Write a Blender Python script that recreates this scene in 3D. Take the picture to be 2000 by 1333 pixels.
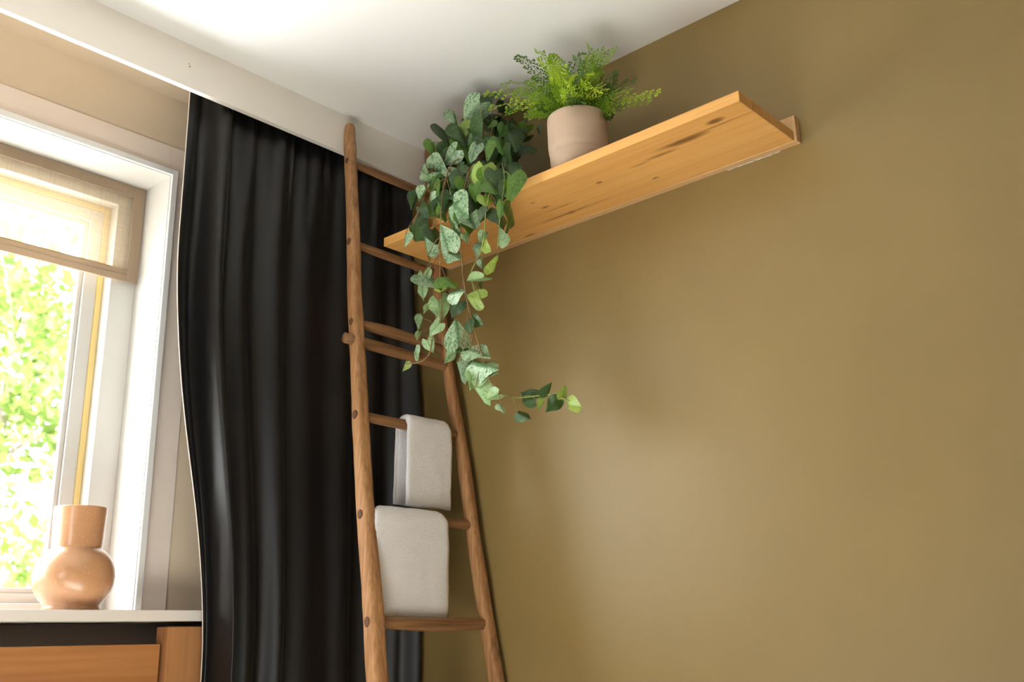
import bpy, bmesh, math, random
from mathutils import Vector, Matrix, noise

for o in list(bpy.data.objects):
    bpy.data.objects.remove(o, do_unlink=True)
S = bpy.context.scene
COL = S.collection
rnd = random.Random(7)

# ------------------------------------------------------------------ camera
YAW, PITCH, ROLL, FPX = 0.73427496, 0.29051724, -0.01954371, 1929.03
CAM = Vector((-1.822, -1.979, 1.05))
FW = Vector((math.cos(PITCH)*math.cos(YAW), math.cos(PITCH)*math.sin(YAW), math.sin(PITCH)))
RT0 = Vector((math.sin(YAW), -math.cos(YAW), 0))
UP0 = RT0.cross(FW)
RT = math.cos(ROLL)*RT0 + math.sin(ROLL)*UP0
UP = -math.sin(ROLL)*RT0 + math.cos(ROLL)*UP0
cam = bpy.data.cameras.new('camera')
camo = bpy.data.objects.new('camera', cam)
COL.objects.link(camo)
camo.matrix_world = Matrix(((RT.x, UP.x, -FW.x, CAM.x), (RT.y, UP.y, -FW.y, CAM.y),
                            (RT.z, UP.z, -FW.z, CAM.z), (0, 0, 0, 1)))
cam.sensor_width = 36
cam.lens = 36*FPX/2000
cam.clip_start = 0.05
cam.dof.use_dof = True
cam.dof.focus_distance = 2.30
cam.dof.aperture_fstop = 3.2
S.camera = camo

# ------------------------------------------------------------------ light
S.view_settings.view_transform = 'Standard'
S.view_settings.look = 'None'
S.view_settings.gamma = 1
S.view_settings.use_curve_mapping = False
S.view_settings.exposure = 0.0
world = bpy.data.worlds.new('overcast_sky')
S.world = world
world.use_nodes = True
bg = world.node_tree.nodes['Background']
bg.inputs[0].default_value = (0.97, 0.985, 1.0, 1)
bg.inputs[1].default_value = 15.5

def portal(name, loc, rot, sx, sy):
    l = bpy.data.lights.new(name, 'AREA')
    l.shape = 'RECTANGLE'; l.size = sx; l.size_y = sy
    l.cycles.is_portal = True
    o = bpy.data.objects.new(name, l); COL.objects.link(o)
    o.location = loc; o.rotation_euler = rot
portal('window_portal', (-1.263, 0.50, 1.67), (-math.pi/2, 0, 0), 1.18, 1.10)
portal('side_window_portal', (-3.97, -1.675, 1.375), (0, -math.pi/2, 0), .7, .7)
sun = bpy.data.lights.new('sun', 'SUN'); sun.energy = 125; sun.angle = math.radians(.6); sun.color = (1.0, .955, .89)
suno = bpy.data.objects.new('sun', sun); COL.objects.link(suno)
suno.rotation_euler = Vector((2.4, .70, -.70)).to_track_quat('-Z', 'Y').to_euler()   # falls through the side window onto the bed

# ------------------------------------------------------------------ helpers
def ray(u, v):
    return RT*((u-1000)/FPX) - UP*((v-666.5)/FPX) + FW
def onx(u, v, X):
    d = ray(u, v); return CAM + d*((X-CAM.x)/d.x)
def ony(u, v, Y):
    d = ray(u, v); return CAM + d*((Y-CAM.y)/d.y)
LEAN, LTOP = 0.18, -0.020           # leaning plane of the ladder
def onl(u, v, off=0):
    d = ray(u, v); n = Vector((0, 1, -LEAN)); k = LTOP - LEAN*2.433 + off
    return CAM + d*((k-n.dot(CAM))/n.dot(d))
def ladder_y(z): return LTOP - LEAN*(2.433-z)

def thing(name, loc, label, cat, group=None, kind=None):
    o = bpy.data.objects.new(name, None); COL.objects.link(o)
    o.location = loc; o.empty_display_size = 0.05
    tag(o, label, cat, group, kind); return o
def tag(o, label=None, cat=None, group=None, kind=None):
    if label: o['label'] = label
    if cat: o['category'] = cat
    if group: o['group'] = group
    if kind: o['kind'] = kind
    return o
def origin(parent):
    v = Vector((0, 0, 0)); p = parent
    while p is not None:
        v += p.location; p = p.parent
    return v
def obj(name, bm, mat, parent=None, smooth=False, loc=None):
    """bm is in world coordinates; loc becomes the origin of a top-level mesh"""
    off = origin(parent) if parent else Vector(loc or (0, 0, 0))
    bmesh.ops.translate(bm, verts=bm.verts, vec=-off)
    me = bpy.data.meshes.new(name); bm.to_mesh(me); bm.free()
    me.materials.append(mat)
    if smooth:
        for p in me.polygons: p.use_smooth = True
    o = bpy.data.objects.new(name, me); COL.objects.link(o)
    if parent: o.parent = parent
    else: o.location = off
    return o
def box(bm, x0, x1, y0, y1, z0, z1, bev=0, seg=2):
    r = bmesh.ops.create_cube(bm, size=1)
    vs = r['verts']
    for v in vs:
        v.co = Vector(((x0+x1)/2+v.co.x*(x1-x0), (y0+y1)/2+v.co.y*(y1-y0), (z0+z1)/2+v.co.z*(z1-z0)))
    if bev:
        es = list({e for v in vs for e in v.link_edges})
        bmesh.ops.bevel(bm, geom=es, offset=bev, segments=seg, affect='EDGES', profile=0.6)
def bbox(name, mat, parent, *a, **k):
    bm = bmesh.new(); box(bm, *a, **k); return obj(name, bm, mat, parent)
def loft(bm, rings, cap=True, closed=True):
    rows = [[bm.verts.new(p) for p in r] for r in rings]
    n = len(rows[0])
    for a, b in zip(rows, rows[1:]):
        for i in range(n if closed else n-1):
            j = (i+1) % n
            bm.faces.new((a[i], a[j], b[j], b[i]))
    if cap and closed:
        bm.faces.new(rows[0][::-1]); bm.faces.new(rows[-1])
    return rows
def lathe(bm, prof, c, n=64, cap0=True, cap1=False):
    rings = [[Vector((c[0]+r*math.cos(2*math.pi*i/n), c[1]+r*math.sin(2*math.pi*i/n), c[2]+z)) for i in range(n)] for r, z in prof]
    rows = loft(bm, rings, cap=False)
    if cap0: bm.faces.new(rows[0][::-1])
    if cap1: bm.faces.new(rows[-1])
def tube(bm, pts, rad, n=6):
    rings = []
    m = len(pts)
    for i, p in enumerate(pts):
        t = (pts[min(i+1, m-1)] - pts[max(i-1, 0)]).normalized()
        a = t.orthogonal().normalized() if i == 0 else (a - t*a.dot(t)).normalized()
        b = t.cross(a)
        r = rad[i] if isinstance(rad, (list, tuple)) else rad
        rings.append([p + a*(r*math.cos(2*math.pi*k/n)) + b*(r*math.sin(2*math.pi*k/n)) for k in range(n)])
    loft(bm, rings)
def spline(pts, k=6):
    out = []
    P = [pts[0]] + list(pts) + [pts[-1]]
    for i in range(1, len(P)-2):
        for j in range(k):
            t = j/k
            a, b, c, d = P[i-1], P[i], P[i+1], P[i+2]
            out.append(0.5*((2*b) + (c-a)*t + (2*a-5*b+4*c-d)*t*t + (3*b-a-3*c+d)*t**3))
    out.append(pts[-1].copy()); return out

# ------------------------------------------------------------------ materials
class NT:
    def __init__(s, name):
        s.m = bpy.data.materials.new(name); s.m.use_nodes = True
        s.t = s.m.node_tree; s.n = s.t.nodes; s.b = s.n['Principled BSDF']; s.out = s.n['Material Output']
    def add(s, typ, **k):
        x = s.n.new(typ)
        for a, v in k.items():
            if hasattr(x, a): setattr(x, a, v)
        return x
    def link(s, a, b): s.t.links.new(a, b)
    def coords(s, scale=(1, 1, 1), kind='Object', loc=(0, 0, 0)):
        c = s.add('ShaderNodeTexCoord'); m = s.add('ShaderNodeMapping')
        m.inputs['Scale'].default_value = scale; m.inputs['Location'].default_value = loc
        s.link(c.outputs[kind], m.inputs[0]); return m.outputs[0]
    def noise(s, vec, scale=5, detail=4, rough=.55, dist=0):
        x = s.add('ShaderNodeTexNoise'); s.link(vec, x.inputs['Vector'])
        x.inputs['Scale'].default_value = scale; x.inputs['Detail'].default_value = detail
        x.inputs['Roughness'].default_value = rough; x.inputs['Distortion'].default_value = dist
        return x.outputs['Fac']
    def ramp(s, fac, stops):
        r = s.add('ShaderNodeValToRGB'); s.link(fac, r.inputs[0])
        e = r.color_ramp.elements
        while len(e) < len(stops): e.new(0.5)
        for q, (p, c) in zip(e, stops):
            q.position = p; q.color = (*c, 1)
        return r.outputs[0]
    def mix(s, fac, a, b, mode='MIX'):
        x = s.add('ShaderNodeMix', data_type='RGBA', blend_type=mode)
        for sock, v in ((x.inputs[0], fac), (x.inputs[6], a), (x.inputs[7], b)):
            if isinstance(v, (int, float)): sock.default_value = v
            elif isinstance(v, tuple): sock.default_value = (*v, 1)
            else: s.link(v, sock)
        return x.outputs[2]
    def math(s, op, a, b=0.0, c=None, clamp=False):
        x = s.add('ShaderNodeMath', operation=op, use_clamp=clamp)
        for sock, v in zip(x.inputs, (a, b, c)):
            if v is None: continue
            if isinstance(v, (int, float)): sock.default_value = v
            else: s.link(v, sock)
        return x.outputs[0]
    def bump(s, h, strength=.2, dist=.002):
        x = s.add('ShaderNodeBump'); x.inputs['Strength'].default_value = strength
        x.inputs['Distance'].default_value = dist
        s.link(h, x.inputs['Height']); s.link(x.outputs[0], s.b.inputs['Normal'])
    def base(s, c, rough=.6, spec=.5):
        if isinstance(c, tuple): s.b.inputs['Base Color'].default_value = (*c, 1)
        else: s.link(c, s.b.inputs['Base Color'])
        s.b.inputs['Roughness'].default_value = rough
        s.b.inputs['Specular IOR Level'].default_value = spec
        return s.m

def paint(name, c, rough=.6, var=.04, spec=.4, bump=.05):
    N = NT(name); v = N.coords()
    n = N.noise(v, 3, 5)
    lo = tuple(x*(1-var) for x in c); hi = tuple(min(1, x*(1+var)) for x in c)
    N.base(N.ramp(n, [(.3, lo), (.7, hi)]), rough, spec)
    N.bump(N.noise(v, 260, 3), bump, .0006)
    return N.m
M = {}
M['olive'] = paint('olive_wall_paint', (.235, .160, .056), .42, .05, .42, .10)
M['white'] = paint('white_ceiling_paint', (.90, .895, .885), .85, .01)
M['fascia'] = paint('cream_board_paint', (.88, .82, .745), .6, .02)
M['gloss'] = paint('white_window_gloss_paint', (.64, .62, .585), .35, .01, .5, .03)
M['lip'] = paint('bright_white_lip_paint', (.92, .91, .89), .35, .01, .5, .03)
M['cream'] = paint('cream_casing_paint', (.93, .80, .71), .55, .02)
M['beige'] = paint('beige_niche_paint', (.70, .575, .43), .7, .04)
M['roomwall'] = paint('olive_room_paint', (.17, .12, .05), .6, .04)
M['sill'] = paint('sill_paint', (.74, .68, .63), .45, .03)
M['seal'] = paint('yellow_seal', (.80, .62, .26), .5, .03)

def wood(name, cols, axis, dens=1.0, rough=.5, knots=(), streak=.5, warp=.25, fine=1.0):
    """cols: light, mid, dark; axis: the direction the grain runs"""
    N = NT(name)
    sc = [14*dens]*3; sc[axis] = .9*dens
    v = N.coords(tuple(sc))
    n1 = N.noise(v, 1.0, 6, .62, warp)
    sc2 = [95*dens]*3; sc2[axis] = 3*dens
    n2 = N.noise(N.coords(tuple(sc2)), 1.0, 4, .6)
    big = N.noise(N.coords((2.2, 2.2, 2.2)), 1.0, 3)
    c = N.ramp(n1, [(.28, cols[2]), (.46, cols[1]), (.70, cols[0])])
    c2 = N.ramp(n2, [(.35, cols[2]), (.62, cols[0])])
    c = N.mix(.28*fine, c, c2)
    c = N.mix(N.math('MULTIPLY', N.math('SUBTRACT', big, .42, clamp=True), 1.2), c, cols[1])
    if knots:
        tc = N.add('ShaderNodeTexCoord')
        wv = N.noise(N.coords((30, 9, 30)), 1.0, 3)
        tot = None
        for (kx, ky, rx, ry, amt) in knots:
            m = N.add('ShaderNodeMapping')
            m.inputs['Location'].default_value = (-kx/rx, -ky/ry, 0)
            m.inputs['Scale'].default_value = (1/rx, 1/ry, 0)
            N.link(tc.outputs['Object'], m.inputs[0])
            L = N.add('ShaderNodeVectorMath', operation='LENGTH'); N.link(m.outputs[0], L.inputs[0])
            d = N.math('ADD', L.outputs['Value'], N.math('MULTIPLY', N.math('SUBTRACT', wv, .5), 1.6))
            k = N.math('MULTIPLY', N.math('SUBTRACT', 1.25, d, clamp=True), 1.5*amt, clamp=True)
            tot = k if tot is None else N.math('MAXIMUM', tot, k)
        c = N.mix(tot, c, tuple(x*.45 for x in cols[2]))
    N.base(c, rough, .35)
    N.bump(n2, .22, .0008)
    return N.m
M['oak'] = wood('headboard_oak', ((.44, .195, .068), (.36, .148, .046), (.25, .090, .026)), 0, 1.0, .45)
M['oakpost'] = wood('headboard_oak_post', ((.44, .215, .088), (.37, .165, .062), (.26, .105, .036)), 2, 1.0, .45)
M['rail'] = wood('weathered_pole_wood', ((.47, .255, .115), (.33, .155, .058), (.13, .055, .020)), 2, 2.0, .62, fine=1.6, warp=.8)
M['rung'] = wood('weathered_rung_wood', ((.31, .165, .072), (.21, .10, .040), (.09, .040, .016)), 0, 2.0, .62, fine=1.6, warp=.8)
M['tenon'] = paint('dark_tenon_wood', (.10, .042, .018), .7, .25)
M['floor'] = wood('floor_oak', ((.34, .21, .11), (.27, .16, .08), (.19, .11, .055)), 1, .8, .45)

def fabric(name, c, scale=900, rough=.9, sheen=.0, bump=.4, var=.12, dist=.0012, spec=.2):
    N = NT(name); v = N.coords()
    n = N.noise(v, scale, 2); b = N.noise(v, 7, 4)
    lo = tuple(x*(1-var) for x in c); hi = tuple(min(1, x*(1+var)) for x in c)
    N.base(N.ramp(N.math('ADD', N.math('MULTIPLY', n, .5), N.math('MULTIPLY', b, .5)), [(.35, lo), (.65, hi)]), rough, spec)
    N.b.inputs['Sheen Weight'].default_value = sheen
    N.b.inputs['Sheen Roughness'].default_value = .35
    N.bump(n, bump, dist)
    return N.m
M['curtain'] = fabric('black_velvet', (.0060, .0050, .0050), 700, .40, .05, .12, spec=.38)
M['lining'] = fabric('curtain_lining', (.72, .62, .56), 900, .9)
M['towel'] = fabric('white_terry', (.95, .935, .97), 420, .95, .3, .9, .05, .003)
M['duvet'] = fabric('white_duvet', (.92, .91, .89), 300, .9, 0, .2, .03)

def linen(name, c, trans, tl):
    N = NT(name)
    v = N.coords((1, 1, 1))
    w1 = N.add('ShaderNodeTexWave', wave_type='BANDS', bands_direction='X'); N.link(v, w1.inputs[0]); w1.inputs['Scale'].default_value = 260; w1.inputs['Distortion'].default_value = 1.5
    w2 = N.add('ShaderNodeTexWave', wave_type='BANDS', bands_direction='Z'); N.link(v, w2.inputs[0]); w2.inputs['Scale'].default_value = 260; w2.inputs['Distortion'].default_value = 1.5
    slub = N.noise(N.coords((6, 6, 260)), 1, 3)
    slub2 = N.noise(N.coords((260, 6, 6)), 1, 3)
    wv = N.math('MULTIPLY', N.math('ADD', w1.outputs['Fac'], w2.outputs['Fac']), .25)
    f = N.math('ADD', wv, N.math('MULTIPLY', N.math('ADD', slub, slub2), .25))
    col = N.ramp(f, [(.3, tuple(x*.82 for x in c)), (.7, c)])
    d = N.add('ShaderNodeBsdfDiffuse'); t = N.add('ShaderNodeBsdfTranslucent'); tr = N.add('ShaderNodeBsdfTransparent')
    N.link(col, d.inputs[0]); N.link(col, t.inputs[0]); tr.inputs[0].default_value = (1, .95, .86, 1)
    m1 = N.add('ShaderNodeMixShader'); m1.inputs[0].default_value = tl
    N.link(d.outputs[0], m1.inputs[1]); N.link(t.outputs[0], m1.inputs[2])
    m2 = N.add('ShaderNodeMixShader')
    N.link(N.math('MULTIPLY', N.math('SUBTRACT', 1.25, f), trans), m2.inputs[0])
    N.link(m1.outputs[0], m2.inputs[1]); N.link(tr.outputs[0], m2.inputs[2])
    N.link(m2.outputs[0], N.out.inputs[0])
    return N.m
M['blind'] = linen('blind_linen', (.66, .53, .38), .85, .5)
M['blindhem'] = linen('blind_linen_hem', (.50, .38, .27), .05, .28)

def glass():
    N = NT('window_glass')
    tr = N.add('ShaderNodeBsdfTransparent'); tr.inputs[0].default_value = (.97, .985, .975, 1)
    g = N.add('ShaderNodeBsdfGlossy'); g.inputs['Roughness'].default_value = .01
    fr = N.add('ShaderNodeFresnel'); fr.inputs[0].default_value = 1.35
    geo = N.add('ShaderNodeNewGeometry')
    m = N.add('ShaderNodeMixShader'); N.link(N.math('MULTIPLY', fr.outputs[0], N.math('SUBTRACT', 1.0, geo.outputs['Backfacing'])), m.inputs[0])
    N.link(tr.outputs[0], m.inputs[1]); N.link(g.outputs[0], m.inputs[2]); N.link(m.outputs[0], N.out.inputs[0])
    return N.m
M['glass'] = glass()

def ceramic(name, c, speck, rough=.55, amt=.5, rib=0):
    N = NT(name); v = N.coords()
    n = N.noise(v, 380, 2, .5); b = N.noise(v, 9, 3)
    col = N.ramp(b, [(.3, tuple(x*.9 for x in c)), (.7, tuple(min(1, x*1.07) for x in c))])
    col = N.mix(N.math('MULTIPLY', N.math('SUBTRACT', n, .60, clamp=True), 5*amt, clamp=True), col, speck)
    N.base(col, rough, .4)
    if rib:
        w = N.noise(N.coords((2, 2, rib)), 1, 3)
        N.bump(w, .35, .0012)
    else:
        N.bump(n, .15, .0005)
    return N.m
M['vase'] = ceramic('speckled_terracotta', (.52, .265, .130), (.76, .52, .35), .34, .75)
M['claypot'] = ceramic('pale_clay', (.49, .36, .26), (.60, .46, .36), .7, .2, 260)
M['darkpot'] = ceramic('dark_brown_clay', (.105, .056, .038), (.20, .12, .09), .6, .3)
M['vase'].node_tree.nodes['Principled BSDF'].inputs['Coat Weight'].default_value = .6
M['vase'].node_tree.nodes['Principled BSDF'].inputs['Coat Roughness'].default_value = .22
M['soil'] = ceramic('potting_soil', (.035, .024, .015), (.09, .06, .04), .95, .6)

def leafmat(name, dark, pale, amount, trans=.35, rough=.38):
    N = NT(name)
    oi = N.add('ShaderNodeObjectInfo')
    tc = N.add('ShaderNodeTexCoord')
    off = N.add('ShaderNodeVectorMath', operation='ADD')
    mul = N.math('MULTIPLY', oi.outputs['Random'], 37.0)
    N.link(tc.outputs['UV'], off.inputs[0]); N.link(mul, off.inputs[1])
    n = N.noise(off.outputs[0], 16, 5, .65, .5)
    n2 = N.noise(off.outputs[0], 3, 2)
    sx = N.add('ShaderNodeSeparateXYZ'); N.link(tc.outputs['UV'], sx.inputs[0])
    mid = N.math('ABSOLUTE', N.math('SUBTRACT', sx.outputs[0], .5))          # 0 on the midrib
    vein = N.math('MULTIPLY', mid, 9.0, clamp=True)
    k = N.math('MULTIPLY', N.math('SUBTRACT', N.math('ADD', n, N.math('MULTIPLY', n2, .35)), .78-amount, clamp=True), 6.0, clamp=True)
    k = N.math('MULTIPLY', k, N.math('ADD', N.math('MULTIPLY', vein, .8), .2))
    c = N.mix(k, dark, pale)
    jit = N.add('ShaderNodeHueSaturation'); N.link(c, jit.inputs['Color'])
    N.link(N.math('ADD', N.math('MULTIPLY', oi.outputs['Random'], .5), .75), jit.inputs['Value'])
    c = jit.outputs[0]
    N.base(c, rough, .45)
    t = N.add('ShaderNodeBsdfTranslucent'); N.link(N.mix(.5, c, (.35, .50, .05), 'MIX'), t.inputs[0])
    m = N.add('ShaderNodeMixShader'); m.inputs[0].default_value = trans
    N.link(N.b.outputs[0], m.inputs[1]); N.link(t.outputs[0], m.inputs[2]); N.link(m.outputs[0], N.out.inputs[0])
    return N.m
M['leaf_s'] = leafmat('silver_mottled_leaf', (.040, .118, .034), (.33, .46, .29), .225, .12)
M['leaf_l'] = leafmat('pale_mint_leaf', (.12, .255, .075), (.37, .52, .27), .25, .2)
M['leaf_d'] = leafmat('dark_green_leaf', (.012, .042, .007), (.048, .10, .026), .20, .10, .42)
M['leaf_g'] = leafmat('mid_green_leaf', (.042, .120, .012), (.12, .24, .035), .22, .22)
M['leaf_y'] = leafmat('yellow_green_leaf', (.17, .28, .035), (.34, .46, .11), .25, .3)
def plain(name, c, rough=.6, trans=0, tc=None, var=.3, sc=60):
    N = NT(name); n = N.noise(N.coords(), sc, 2)
    col = N.ramp(n, [(.3, tuple(x*(1-var) for x in c)), (.7, tuple(x*(1+var) for x in c))])
    N.base(col, rough, .35)
    if trans:
        t = N.add('ShaderNodeBsdfTranslucent'); t.inputs[0].default_value = (*(tc or c), 1)
        m = N.add('ShaderNodeMixShader'); m.inputs[0].default_value = trans
        N.link(N.b.outputs[0], m.inputs[1]); N.link(t.outputs[0], m.inputs[2]); N.link(m.outputs[0], N.out.inputs[0])
    return N.m
M['stem'] = plain('brown_vine_stem', (.21, .125, .05))
M['stemg'] = plain('green_vine_stem', (.22, .25, .07))
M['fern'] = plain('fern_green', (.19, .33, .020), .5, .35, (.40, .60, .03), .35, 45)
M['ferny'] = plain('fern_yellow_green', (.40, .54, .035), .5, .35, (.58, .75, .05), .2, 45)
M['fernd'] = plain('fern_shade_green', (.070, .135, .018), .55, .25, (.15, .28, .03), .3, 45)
M['fernstem'] = plain('fern_stem', (.17, .22, .03))
M['tree'] = plain('spring_leaf', (.060, .092, .015), .7, .5, (.105, .16, .026), .45, 3)
M['bark'] = plain('bark', (.16, .13, .10), .9, 0, None, .3, 8)

# ------------------------------------------------------------------ room shell
CEIL, WY = 2.45, 0.25
WX0, WX1, WZ0, WZ1 = -1.85, -0.677, 1.119, 2.216        # window opening in the wall
def slab(name, mat, label, cat, boxes):
    bm = bmesh.new()
    for b in boxes: box(bm, *b)
    return tag(obj(name, bm, mat), label, cat, kind='structure')
slab('floor', M['floor'], 'warm oak floor of the room below the ladder', 'floor', [(-3.9, 0, -3.6, .25, -.1, 0)])
slab('ceiling', M['white'], 'smooth white painted ceiling', 'ceiling', [(-4.0, .12, -3.7, .6, CEIL, CEIL+.1)])
slab('wall_right', M['olive'], 'satin olive green wall behind the wooden shelf', 'wall', [(0, .12, -3.7, .25, -.1, CEIL)])
slab('wall_window', M['beige'], 'beige wall around the window above the headboard', 'wall',
     [(-4.0, WX0, WY, WY+.35, WZ0-.025, CEIL), (WX1, .12, WY, WY+.35, WZ0-.025, CEIL),
      (WX0, WX1, WY, WY+.35, WZ1, CEIL)])
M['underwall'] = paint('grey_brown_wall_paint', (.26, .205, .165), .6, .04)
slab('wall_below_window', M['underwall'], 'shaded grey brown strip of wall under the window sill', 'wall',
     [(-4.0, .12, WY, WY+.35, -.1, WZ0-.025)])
slab('wall_back', M['roomwall'], 'olive wall behind the viewer', 'wall', [(-4.0, .12, -3.8, -3.6, -.1, CEIL)])
slab('wall_left', M['roomwall'], 'olive wall with a second window, far left', 'wall',
     [(-4.05, -3.9, -3.7, -2.05, -.1, CEIL), (-4.05, -3.9, -1.30, .3, -.1, CEIL),
      (-4.05, -3.9, -2.05, -1.30, -.1, 1.0), (-4.05, -3.9, -2.05, -1.30, 1.75, CEIL)])
tag(bbox('trim_1', M['fascia'], None, -3.9, 0, 0, .0155, 2.334, CEIL),
    'cream pelmet board hiding the curtain track below the ceiling', 'pelmet', kind='structure')
w2 = thing('window_2', (-3.95, -1.675, 1.0), 'white framed side window in the far left wall', 'window', kind='structure')
for a in ((-4.0, -3.94, -2.05, -2.00, 1.0, 1.75), (-4.0, -3.94, -1.35, -1.30, 1.0, 1.75), (-4.0, -3.94, -2.00, -1.35, 1.0, 1.05),
          (-4.0, -3.94, -2.00, -1.35, 1.70, 1.75)):
    bbox('frame', M['gloss'], w2, *a, bev=.003)
bbox('glass_pane', M['glass'], w2, -3.972, -3.968, -2.00, -1.35, 1.05, 1.70)

tag(bbox('trim_3', M['beige'], None, -3.9, 0, .0155, WY, CEIL-.004, CEIL-.001),
    'beige painted top of the recess behind the pelmet', 'recess', kind='structure')
bm = bmesh.new()
for du, dv, r_ in ((0, 0, .0016), (1.2, 5, .0024)):
    c_ = ony(369.5+du, 125+dv, 0)
    loft(bm, [[c_+Vector((math.cos(a)*r_*q, -h_, math.sin(a)*r_*q)) for a in [2*math.pi*k/10 for k in range(10)]] for h_, q in ((-.001, 1), (.0003, 1), (.0005, .7))])
obj('nail_mark', bm, paint('rust_mark', (.36, .27, .12), .8), bpy.data.objects['trim_1'])
# flat cream boards around the window
cas = thing('trim_2', (-1.5, WY, WZ0), 'flat cream board casing around the window', 'casing', kind='structure')
bbox('board', M['cream'], cas, WX1-.0, -.592, WY-.004, WY, WZ0, 2.303, bev=.0015)
bbox('board', M['cream'], cas, WX0, WX1, WY-.004, WY, WZ1, 2.303, bev=.0015)
bbox('board', M['cream'], cas, WX0-.07, WX0, WY-.004, WY, WZ0, 2.303, bev=.0015)

# ------------------------------------------------------------------ window
win = thing('window_1', ((WX0+WX1)/2, WY, WZ0), 'white framed window with deep white reveal beside the black curtain', 'window', kind='structure')
G = M['gloss']
FY, SY, GY = .376, .420, .440
# projecting lip of the lining
bbox('lip', M['lip'], win, WX1, WX1+.016, WY-.020, WY+.03, WZ0, WZ1+.016, bev=.002)
bbox('lip', M['lip'], win, WX0-.016, WX1, WY-.020, WY+.03, WZ1, WZ1+.016, bev=.002)
bbox('lip', M['lip'], win, WX0-.016, WX0, WY-.020, WY+.03, WZ0, WZ1, bev=.002)
# reveal lining, stepped back a hair from the lip to leave the fine shadow joint
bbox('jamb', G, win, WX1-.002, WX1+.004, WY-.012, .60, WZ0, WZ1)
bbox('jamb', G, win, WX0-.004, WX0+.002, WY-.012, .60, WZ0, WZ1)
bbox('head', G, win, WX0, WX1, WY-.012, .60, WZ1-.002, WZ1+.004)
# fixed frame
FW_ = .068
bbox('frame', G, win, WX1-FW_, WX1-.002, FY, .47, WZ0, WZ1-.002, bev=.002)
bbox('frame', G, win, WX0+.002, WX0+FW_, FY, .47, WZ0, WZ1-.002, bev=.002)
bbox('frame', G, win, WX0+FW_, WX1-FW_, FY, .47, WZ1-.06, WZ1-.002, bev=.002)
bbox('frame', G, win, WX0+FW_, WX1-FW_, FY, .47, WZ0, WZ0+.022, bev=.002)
# weather strip and sash
a, b = WX0+FW_, WX1-FW_
z0, z1 = WZ0+.022, WZ1-.06
bbox('weather_strip', M['seal'], win, b-.015, b, SY-.004, SY+.02, z0, z1, bev=.003)
bbox('weather_strip', M['seal'], win, a, a+.015, SY-.004, SY+.02, z0, z1, bev=.003)
bbox('weather_strip', M['seal'], win, a+.015, b-.015, SY-.004, SY+.02, z1-.015, z1, bev=.003)
a += .015; b -= .015; z1 -= .015
sash = bbox('sash', G, win, b-.034, b, SY, .465, z0, z1, bev=.002)
for q in ((a, a+.034, SY, .465, z0, z1), (a+.034, b-.034, SY, .465, z1-.034, z1), (a+.034, b-.034, SY, .465, z0, z0+.024)):
    bbox('sash', G, win, *q, bev=.002)
a += .034; b -= .034; z0 += .024; z1 -= .034
for q in ((b-.012, b, SY+.008, GY+.004, z0, z1), (a, a+.012, SY+.008, GY+.004, z0, z1),
          (a+.012, b-.012, SY+.008, GY+.004, z0, z0+.012), (a+.012, b-.012, SY+.008, GY+.004, z1-.012, z1)):
    bbox('glazing_bead', G, win, *q, bev=.003)
bbox('glass_pane', M['glass'], win, a, b, GY+.004, GY+.008, z0, z1)

# sill board
tag(bbox('window_sill', M['sill'], None, -2.52, -.40, .100, FY, 1.0955, WZ0, bev=.002),
    'pale painted sill board under the window holding the vase', 'window sill', kind='structure')

# ------------------------------------------------------------------ roman blind
bl = thing('roman_blind', (-1.52, .362, 1.943), 'sand coloured linen roman blind half lowered in the window', 'blind')
BX0, BX1, BZ0, BZ1, BY = WX0+.006, WX1-.005, 1.944, 2.212, .361
def sheet(x0, x1, z0, z1, y, sag=.0):
    bm = bmesh.new(); nx, nz = 40, 10
    R = []
    for j in range(nz+1):
        row = []
        for i in range(nx+1):
            x = x0+(x1-x0)*i/nx; z = z0+(z1-z0)*j/nz
            yy = y + .0025*math.sin(3.1*x+.7)*(1-j/nz)
            row.append(Vector((x, yy, z)))
        R.append(row)
    loft(bm, R, closed=False)
    return bm
obj('fabric_panel', sheet(BX0+.028, BX1-.028, BZ0+.030, BZ1-.028, BY), M['blind'], bl, True)
bbox('side_hem', M['blindhem'], bl, BX1-.030, BX1, BY-.0025, BY+.0015, BZ0, BZ1, bev=.001)
bbox('side_hem', M['blindhem'], bl, BX0, BX0+.030, BY-.0025, BY+.0015, BZ0, BZ1, bev=.001)
bbox('top_hem', M['blindhem'], bl, BX0+.030, BX1-.030, BY-.0025, BY+.0015, BZ1-.030, BZ1, bev=.001)
bbox('bottom_hem', M['blindhem'], bl, BX0+.030, BX1-.030, BY-.003, BY+.0035, BZ0, BZ0+.018, bev=.001)
bbox('lath_pocket', M['blindhem'], bl, BX0+.030, BX1-.030, BY-.0015, BY+.0015, BZ0+.018, BZ0+.034, bev=.0008)

# ------------------------------------------------------------------ curtain
cu = thing('curtain', (-.38, .05, 0.01), 'long black velvet curtain in soft folds beside the window', 'curtain')
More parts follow.
